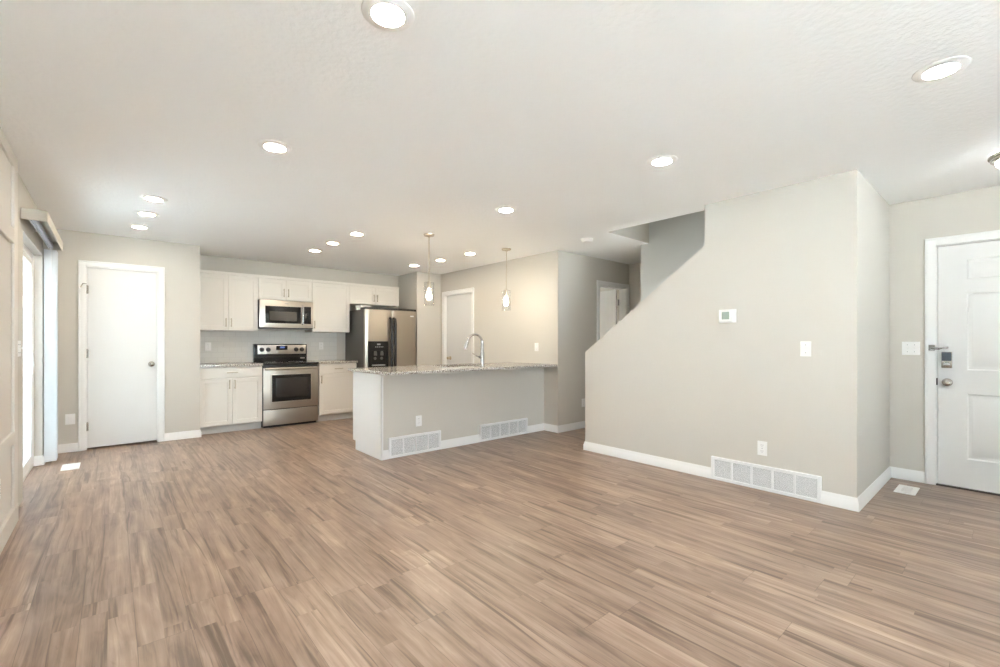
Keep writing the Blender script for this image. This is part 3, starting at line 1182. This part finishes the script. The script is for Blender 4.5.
# end panel with toe-kick notch at the kitchen side
MB().prism([(0.0, 0.0), (0.64, 0.0), (0.64, 0.10), (0.71, 0.10), (0.71, 0.882), (0.0, 0.882)], 'X', 0.0, 0.018).build('end_panel', 'trim_white', o)
bx(0.0, 0.022, -0.002, 0.0115, 0.0, 0.882).build('corner_trim', 'trim_white', o)
bx(0.019, KX - 2.08 - 0.001, 0.125, 0.66, 0.10, 0.64).build('carcass', 'cabinet_white', o)
bx(0.019, KX - 2.08 - 0.001, 0.125, 0.60, 0.0, 0.10).build('toe_kick', 'toe_kick', o)
for k in range(5):
    x = 0.03 + k * 0.475
    b = shaker(0.465, 0.75, 0, 0, 0)
    q = b.build('door', 'cabinet_white', o)
    q.rotation_euler = (0, 0, PI)
    q.location = (x + 0.465, 0.70, 0.115)
    bx(0, 0.465, 0.019, 0.035, 0, 0.75).build('door_back', 'cabinet_white', q)

# countertop with the sink cut-out
CX0, CX1, CY0, CY1 = 2.025, KX - 0.001, 4.025, 4.985
S0, S1, T0, T1 = 3.02, 3.80, 4.42, 4.84
zc0, zc1 = 0.883, 0.914
t = bmesh.new()
xs, ys = [CX0, S0, S1, CX1], [CY0, T0, T1, CY1]
for z in (zc0, zc1):
    V = [[t.verts.new((x, y, z)) for y in ys] for x in xs]
    for i in range(3):
        for j in range(3):
            if (i, j) != (1, 1):
                t.faces.new((V[i][j], V[i + 1][j], V[i + 1][j + 1], V[i][j + 1]))
t.verts.ensure_lookup_table()
bot, top = t.verts[:16], t.verts[16:]
loops = [[0, 4, 8, 12, 13, 14, 15, 11, 7, 3, 2, 1], [5, 6, 10, 9]]
for lp in loops:
    for a, b_ in zip(lp, lp[1:] + lp[:1]):
        t.faces.new((bot[a], bot[b_], top[b_], top[a]))
bmesh.ops.recalc_face_normals(t, faces=t.faces[:])
mb = MB()
mb._merge(t)
ct = mb.build('countertop', 'granite')
tag(ct, 'long granite peninsula counter holding sink and tall faucet', 'countertop', 'granite countertops')
mod = ct.modifiers.new('edge', 'BEVEL')
mod.width = 0.004
mod.segments = 2

sk = thing('kitchen_sink', 'stainless undermount sink let into the peninsula counter', 'sink', (3.41, 4.63, 0.695))
b = MB()
hw, hd = 0.395, 0.215
b.box(-hw, hw, -hd, hd, -0.012, 0.0)
b.box(-hw, -hw + 0.008, -hd, hd, 0.0, 0.187)
b.box(hw - 0.008, hw, -hd, hd, 0.0, 0.187)
b.box(-hw + 0.008, hw - 0.008, -hd, -hd + 0.008, 0.0, 0.187)
b.box(-hw + 0.008, hw - 0.008, hd - 0.008, hd, 0.0, 0.187)
b.build('basin', 'stainless', sk)
MB().lathe([(0.045, 0.0), (0.045, 0.004), (0.03, 0.002), (0, 0.001)], 24).build('drain', 'chrome', sk)

# faucet
fc = thing('kitchen_faucet', 'tall chrome gooseneck faucet on the peninsula counter', 'faucet', (3.37, 4.21, 0.914))
b = MB()
b.lathe([(0.030, 0), (0.030, 0.010), (0.024, 0.016), (0.024, 0.17), (0.020, 0.18), (0.018, 0.30), (0.0, 0.30)], 24)
b.build('body', 'chrome', fc)
b = MB()
R = 0.096
ang = math.radians(165)       # the spout swings toward the sink, seen from the room to the left
dx, dy = math.cos(ang), math.sin(ang)
pts = [(0, 0, 0.29)]
for k in range(0, 15):
    a = PI * k / 14 * 0.93
    pts.append((dx * R * (1 - math.cos(a)), dy * R * (1 - math.cos(a)), 0.278 + 0.110 * math.sin(a)))
b.tube(pts, 0.0135, 14)
b.build('spout', 'chrome', fc)
e, p = Vector(pts[-1]), Vector(pts[-3])
dd = (e - p).normalized()
b = MB()
b.tube([e - dd * 0.005, e + dd * 0.02, e + dd * 0.07, e + dd * 0.10], [0.015, 0.018, 0.022, 0.017], 16)
b.build('spray_head', 'chrome', fc)
b = MB()
b.tube([(0, 0, 0.115), (dx * 0.045, dy * 0.045, 0.115)], 0.017, 14)
b.tube([(dx * 0.04, dy * 0.04, 0.115), (dx * 0.075, dy * 0.075, 0.128), (dx * 0.13, dy * 0.13, 0.165)], [0.009, 0.008, 0.006], 10)
b.build('lever', 'chrome', fc)

# ---------------------------------------------------------------- return air grilles


def grille(label, w, h, cells, loc, rz):
    o = thing('return_air_grille', label, 'vent', loc, rz, 'return air grilles at floor level')
    fr, dv = 0.024, 0.014
    y0, y1 = -0.020, 0.0
    b = MB()
    b.box(0, fr, y0, y1, 0, h, 0.002, 1)
    b.box(w - fr, w, y0, y1, 0, h, 0.002, 1)
    b.box(fr, w - fr, y0, y1, 0, fr, 0.002, 1)
    b.box(fr, w - fr, y0, y1, h - fr, h, 0.002, 1)
    cw = (w - 2 * fr - dv * (cells - 1)) / cells
    for k in range(1, cells):
        x = fr + k * cw + (k - 1) * dv
        b.box(x, x + dv, y0 + 0.002, y1, fr, h - fr)
    b.build('frame', 'grille_white', o)
    bx(fr - 0.002, w - fr + 0.002, -0.004, -0.001, fr - 0.002, h - fr + 0.002).build('backing', 'slot_dark', o)
    n = int((h - 2 * fr) / 0.0055)
    R = Matrix.Rotation(math.radians(58), 3, 'X')
    for k in range(cells):
        x = fr + k * (cw + dv)
        q = MB()
        for i in range(n):
            z = fr + (i + 0.5) * (h - 2 * fr) / n
            q.box(x, x + cw, -0.0121, -0.0085, z - 0.0004, z + 0.0004, rot=R)
        q.build('louver_panel', 'grille_white', o)
    return o


grille('four-section white return grille near the peninsula end, below an outlet', G1b - G1a, 0.215, 4, (G1a, PY, 0.002), 0)
grille('five-section white return grille in the peninsula half wall, toward the hall', G2b - G2a, 0.205, 5, (G2a, PY, 0.002), 0)
grille('five-section white return grille at the foot of the stair wall', V1 - V0, 0.200, 5, (SX, V1, 0.002), -PI / 2)


def register(label, loc, rz):
    o = thing('floor_register', label, 'vent', loc, rz, 'floor registers')
    w, l = 0.13, 0.27
    b = MB()
    b.box(-w / 2, -0.03, -l / 2, l / 2, 0, 0.006, 0.002, 1)
    b.box(0.03, w / 2, -l / 2, l / 2, 0, 0.006, 0.002, 1)
    b.box(-0.03, 0.03, -l / 2, -l / 2 + 0.05, 0, 0.006, 0.002, 1)
    b.box(-0.03, 0.03, l / 2 - 0.05, l / 2, 0, 0.006, 0.002, 1)
    b.build('plate', 'plastic_white', o)
    q = MB()
    bx(-0.031, 0.031, -l / 2 + 0.049, l / 2 - 0.049, 0.0002, 0.0012).build('slot', 'plastic_grey', o)
    for k in range(15):
        y = -l / 2 + 0.056 + k * (l - 0.112) / 14
        q.box(-0.03, 0.03, y - 0.002, y + 0.002, 0.001, 0.005)
    q.build('louvers', 'plastic_white', o)
    return o


register('white floor register beside the patio door blinds', (-0.30, 6.0, 0), 0)
register('white floor register in front of the front door', (4.90, 0.585, 0), PI / 2)

# ---------------------------------------------------------------- switches, outlets, thermostat


def outlet(label, loc, rz):
    o = thing('wall_outlet', label, 'outlet', loc, rz, 'wall outlets')
    bx(-0.036, 0.036, -0.006, 0, -0.058, 0.058, 0.003, 2).build('cover_plate', 'plastic_white', o)
    for s in (-1, 1):
        r = bx(-0.017, 0.017, -0.009, -0.004, s * 0.024 - 0.015, s * 0.024 + 0.015, 0.004, 2).build('receptacle', 'plastic_white', o)
        q = MB()
        for x in (-0.007, 0.007):
            q.box(x - 0.0013, x + 0.0013, -0.0095, -0.008, s * 0.024 - 0.002, s * 0.024 + 0.009)
        q.box(-0.002, 0.002, -0.0095, -0.008, s * 0.024 - 0.011, s * 0.024 - 0.007)
        q.build('slots', 'plastic_grey', r)
    MB().lathe([(0.003, 0), (0.003, 0.002), (0, 0.0025)], 10, (0, -0.006, 0), 'Y').build('screw', 'plastic_grey', o)
    return o


OT = outlet('white outlet low on the stair wall, above the grille', (SX, 1.36, 0.34), -PI / 2)
dup(OT, (2.524, PY, 0.352), 0, 'white outlet on the peninsula half wall, above the grille')
dup(OT, (5.035, KY, 0.355), 0, 'white outlet low on the hall wall, partly behind the stair wall')
dup(OT, (AX, 3.86, 0.35), PI / 2, 'white outlet low on the panelled accent wall')
dup(OT, (1.03, BW - 0.008, 1.15), 0, 'faint white outlet on the backsplash left of the stove')
dup(OT, (2.60, BW - 0.008, 1.15), 0, 'faint white outlet on the backsplash right of the stove')


def switch(label, loc, rz, gangs):
    o = thing('light_switch', label, 'light switch', loc, rz, 'light switches')
    w = 0.036 + 0.023 * (gangs - 1)
    bx(-w, w, -0.006, 0, -0.058, 0.058, 0.003, 2).build('cover_plate', 'plastic_white', o)
    for k in range(gangs):
        x = (k - (gangs - 1) / 2) * 0.046
        tg = MB()
        tg.box(x - 0.006, x + 0.006, -0.008, -0.004, -0.013, 0.013)
        tg.box(x - 0.0045, x + 0.0045, -0.018, -0.006, -0.002, 0.009, 0.001, 1, rot=Matrix.Rotation(math.radians(-20), 3, 'X'))
        tg.build('toggle', 'plastic_white', o)
        for s in (-1, 1):
            MB().lathe([(0.003, 0), (0.003, 0.002), (0, 0.0025)], 10, (x, -0.006, s * 0.03), 'Y').build('screw', 'plastic_grey', o)
    return o


switch('single white toggle switch on the stair wall, right of the thermostat', (SX, 1.057, 1.156), -PI / 2, 1)
switch('double white toggle switch plate left of the front door', (DX, 0.602, 1.154), -PI / 2, 2)
switch('single white toggle switch on the kitchen side wall above the counter', (KX, 4.405, 1.142), -PI / 2, 1)
switch('triple white toggle switch plate beside the patio door', (LW, 4.76, 1.16), PI / 2, 3)
o = thing('cable_plate', 'white blank wall plate left of the pantry door', 'wall plate', (-0.345, PW, 0.362))
bx(-0.040, 0.040, -0.006, 0, -0.058, 0.058, 0.003, 2).build('cover_plate', 'plastic_white', o)
bx(-0.018, 0.018, -0.009, -0.004, -0.034, 0.034, 0.003, 1).build('insert', 'plastic_white', o)

o = thing('thermostat', 'white thermostat with grey-green screen high on the stair wall', 'thermostat', (SX, 1.632, 1.433), -PI / 2)
bx(-0.072, 0.072, -0.010, 0, -0.058, 0.058, 0.006, 3).build('back_plate', 'plastic_white', o)
bx(-0.066, 0.040, -0.026, -0.008, -0.050, 0.052, 0.006, 3).build('housing', 'plastic_white', o)
bx(-0.042, 0.022, -0.0275, -0.024, -0.030, 0.036, 0.002, 1).build('screen', 'lcd', o)
for k in range(2):
    bx(0.046, 0.062, -0.015, -0.008, -0.03 + k * 0.035, -0.005 + k * 0.035, 0.002, 1).build('button', 'plastic_white', o)

# ---------------------------------------------------------------- ceiling fixtures


def downlight(label, x, y, lens, first=None):
    if first:
        o = dup(first, (x, y, H), 0, label)
        return o
    o = thing('recessed_light', label, 'ceiling light', (x, y, H), 0, 'recessed ceiling lights')
    MB().lathe([(0.0605, -0.0095), (0.066, -0.0095), (0.090, -0.006), (0.096, -0.003), (0.097, 0.0), (0.0605, 0.0)], 48, cap=False).build('trim_ring', 'plastic_white', o)
    MB().lathe([(0.0605, -0.003), (0.0605, -0.0095), (0.045, -0.0108), (0, -0.0112)], 48).build('lens', lens, o)
    return o


A = downlight('recessed light at the top edge, largest and nearest overhead', 0.784, 1.546, 'lens_neutral')
for x, y, l in ((0.777, 3.061, 'recessed light over the open floor, alone midway to the pantry door'),
                (2.835, 0.224, 'recessed light in the upper right, nearest the front door'),
                (2.823, 1.576, 'recessed light in front of the thermostat on the stair wall'),
                (2.764, 3.103, 'recessed light nearest the smoke detector, in front of the peninsula')):
    downlight(l, x, y, None, A)
K = downlight('recessed light farthest back of the three before the pantry door', 0.223, 6.118, 'lens_warm')
for x, y, l in ((0.255, 5.451, 'middle recessed light of the three before the pantry door'),
                (0.273, 4.84, 'front recessed light of the three before the pantry door'),
                (2.101, 4.898, 'front recessed light of the row leading toward the microwave'),
                (2.067, 5.537, 'middle recessed light of the row leading toward the microwave'),
                (2.054, 6.148, 'recessed light nearest the microwave, last of its row'),
                (3.643, 6.296, 'recessed light just above the refrigerator, last of its row'),
                (3.707, 5.631, 'recessed light between the refrigerator and the left pendant cord'),
                (3.744, 4.951, 'recessed light between the two hanging pendants')):
    downlight(l, x, y, None, K)


def pendant(label, x, y):
    o = thing('pendant_light', label, 'pendant light', (x, y, H), 0, 'pendants over the peninsula')
    MB().lathe([(0.062, 0.0), (0.062, -0.008), (0.055, -0.020), (0.02, -0.024), (0.012, -0.034), (0, -0.034)], 32).build('canopy', 'nickel_satin', o)
    MB().tube([(0, 0, -0.03), (0, 0, -0.545)], 0.0045, 10).build('rod', 'nickel_satin', o)
    MB().lathe([(0, -0.53), (0.010, -0.532), (0.021, -0.545), (0.021, -0.60), (0.016, -0.625), (0, -0.625)], 24).build('socket', 'nickel_satin', o)
    MB().lathe([(0.021, -0.546), (0.056, -0.548), (0.058, -0.552), (0.058, -0.815), (0.0555, -0.815), (0.0555, -0.553), (0.021, -0.550)], 40, cap=False).build('glass_shade', 'clear_glass', o)
    MB().lathe([(0.0, -0.62), (0.012, -0.625), (0.014, -0.645), (0.024, -0.675), (0.030, -0.70), (0.030, -0.715), (0.022, -0.738), (0.008, -0.748), (0, -0.749)], 24).build('bulb', 'bulb_glow', o)
    return o


P = pendant('glass pendant nearer the refrigerator, the left of two', 2.735, 4.39)
dup(P, (3.925, 4.40, H), 0, 'glass pendant nearer the hall corner, the right of two')

o = thing('smoke_detector', 'round white smoke detector on the ceiling near the stair opening', 'smoke detector', (4.29, 3.36, H))
MB().lathe([(0.070, 0), (0.070, -0.012), (0.066, -0.016), (0.062, -0.034), (0.05, -0.042), (0, -0.044)], 36).build('housing', 'plastic_white', o)
MB().lathe([(0.074, 0), (0.074, -0.009), (0.069, -0.010)], 36, cap=False).build('base_ring', 'plastic_white', o)

o = thing('flush_ceiling_light', 'glowing flush dome light with nickel rim by the front door', 'ceiling light', (4.405, -0.045, H))
MB().lathe([(0.150, 0), (0.150, -0.014)], 48, cap=False).build('glass_collar', 'dome_glow', o)
MB().lathe([(0.148, -0.011), (0.168, -0.012), (0.172, -0.022), (0.170, -0.030), (0.160, -0.034), (0.160, -0.047), (0.150, -0.054), (0.138, -0.056), (0.138, -0.011)], 48, cap=False).build('rim', 'nickel', o)
MB().lathe([(0.140, -0.05), (0.132, -0.076), (0.105, -0.098), (0.06, -0.114), (0, -0.120)], 48, cap=False).build('glass_dome', 'dome_glow', o)

# unseen lamp added behind the stair wall to brighten the stairwell
def fill_lamp(label, y, z):
    o = thing('stair_fill_lamp', label, 'added fill light', (SX + 0.13, y, z), PI / 2)
    bx(-0.07, 0.07, -0.012, 0.0, -0.10, 0.10, 0.004, 2).build('back_plate', 'nickel', o)
    MB().lathe([(0.0, 0.085), (0.04, 0.08), (0.055, 0.05), (0.058, -0.06), (0.045, -0.085), (0, -0.09)], 28, (0, -0.06, 0)).build('glass_shade', 'fill_lamp_glow', o)


fill_lamp('added unseen sconce behind the stair wall halfway up the stairs', 1.95, 1.30)

# ---------------------------------------------------------------- vertical blind at the patio door
o = thing('vertical_blind', 'white vertical blind gathered at the far side of the patio door', 'blind', (LW, 0, 0))
VZ0, VZ1, VY0, VY1 = 2.128, 2.212, 4.86, 6.30
b = MB()
b.box(0.135, 0.143, VY0, VY1, VZ0, VZ1, 0.002, 1)
b.box(0.002, 0.135, VY0, VY0 + 0.008, VZ0, VZ1, 0.002, 1)
b.box(0.002, 0.135, VY1 - 0.008, VY1, VZ0, VZ1, 0.002, 1)
b.box(0.002, 0.135, VY0 + 0.008, VY1 - 0.008, VZ1 - 0.006, VZ1)
b.build('valance', 'valance', o)
b = MB()
b.box(0.035, 0.075, VY0 + 0.03, VY1 + 0.18, 2.150, 2.182, 0.003, 1)
b.box(0.040, 0.048, VY0 + 0.03, VY1 + 0.18, 2.140, 2.152)
b.box(0.062, 0.070, VY0 + 0.03, VY1 + 0.18, 2.140, 2.152)
b.build('head_track', 'track_metal', o)
for y in (5.0, 5.65):
    bx(0.0, 0.06, y - 0.02, y + 0.02, 2.182, 2.196).build('bracket', 'plastic_white', o)
NV = 14
for k in range(NV):
    y = 6.275 + k * 0.0125
    n = 6
    poly = []
    for i in range(n + 1):
        u = i / n
        poly.append((0.010 + 0.089 * u, y + 0.006 * math.sin(PI * u) + 0.010 * (u - 0.5)))
    poly2 = [(px_, py_ + 0.0012) for px_, py_ in reversed(poly)]
    q = MB().prism(poly + poly2, 'Z', 0.025, 2.125).build('vane', 'vane_vinyl', o)
    q2 = bx(0.050, 0.058, y + 0.004, y + 0.007, 2.12, 2.145).build('vane_clip', 'plastic_white', q)
b = MB()
b.tube([(0.066, 6.262, 2.14), (0.068, 6.258, 1.30)], 0.003, 8)
b.lathe([(0.005, 0), (0.008, -0.02), (0.008, -0.07), (0, -0.075)], 10, (0.068, 6.258, 1.30))
b.build('wand', 'plastic_white', o)
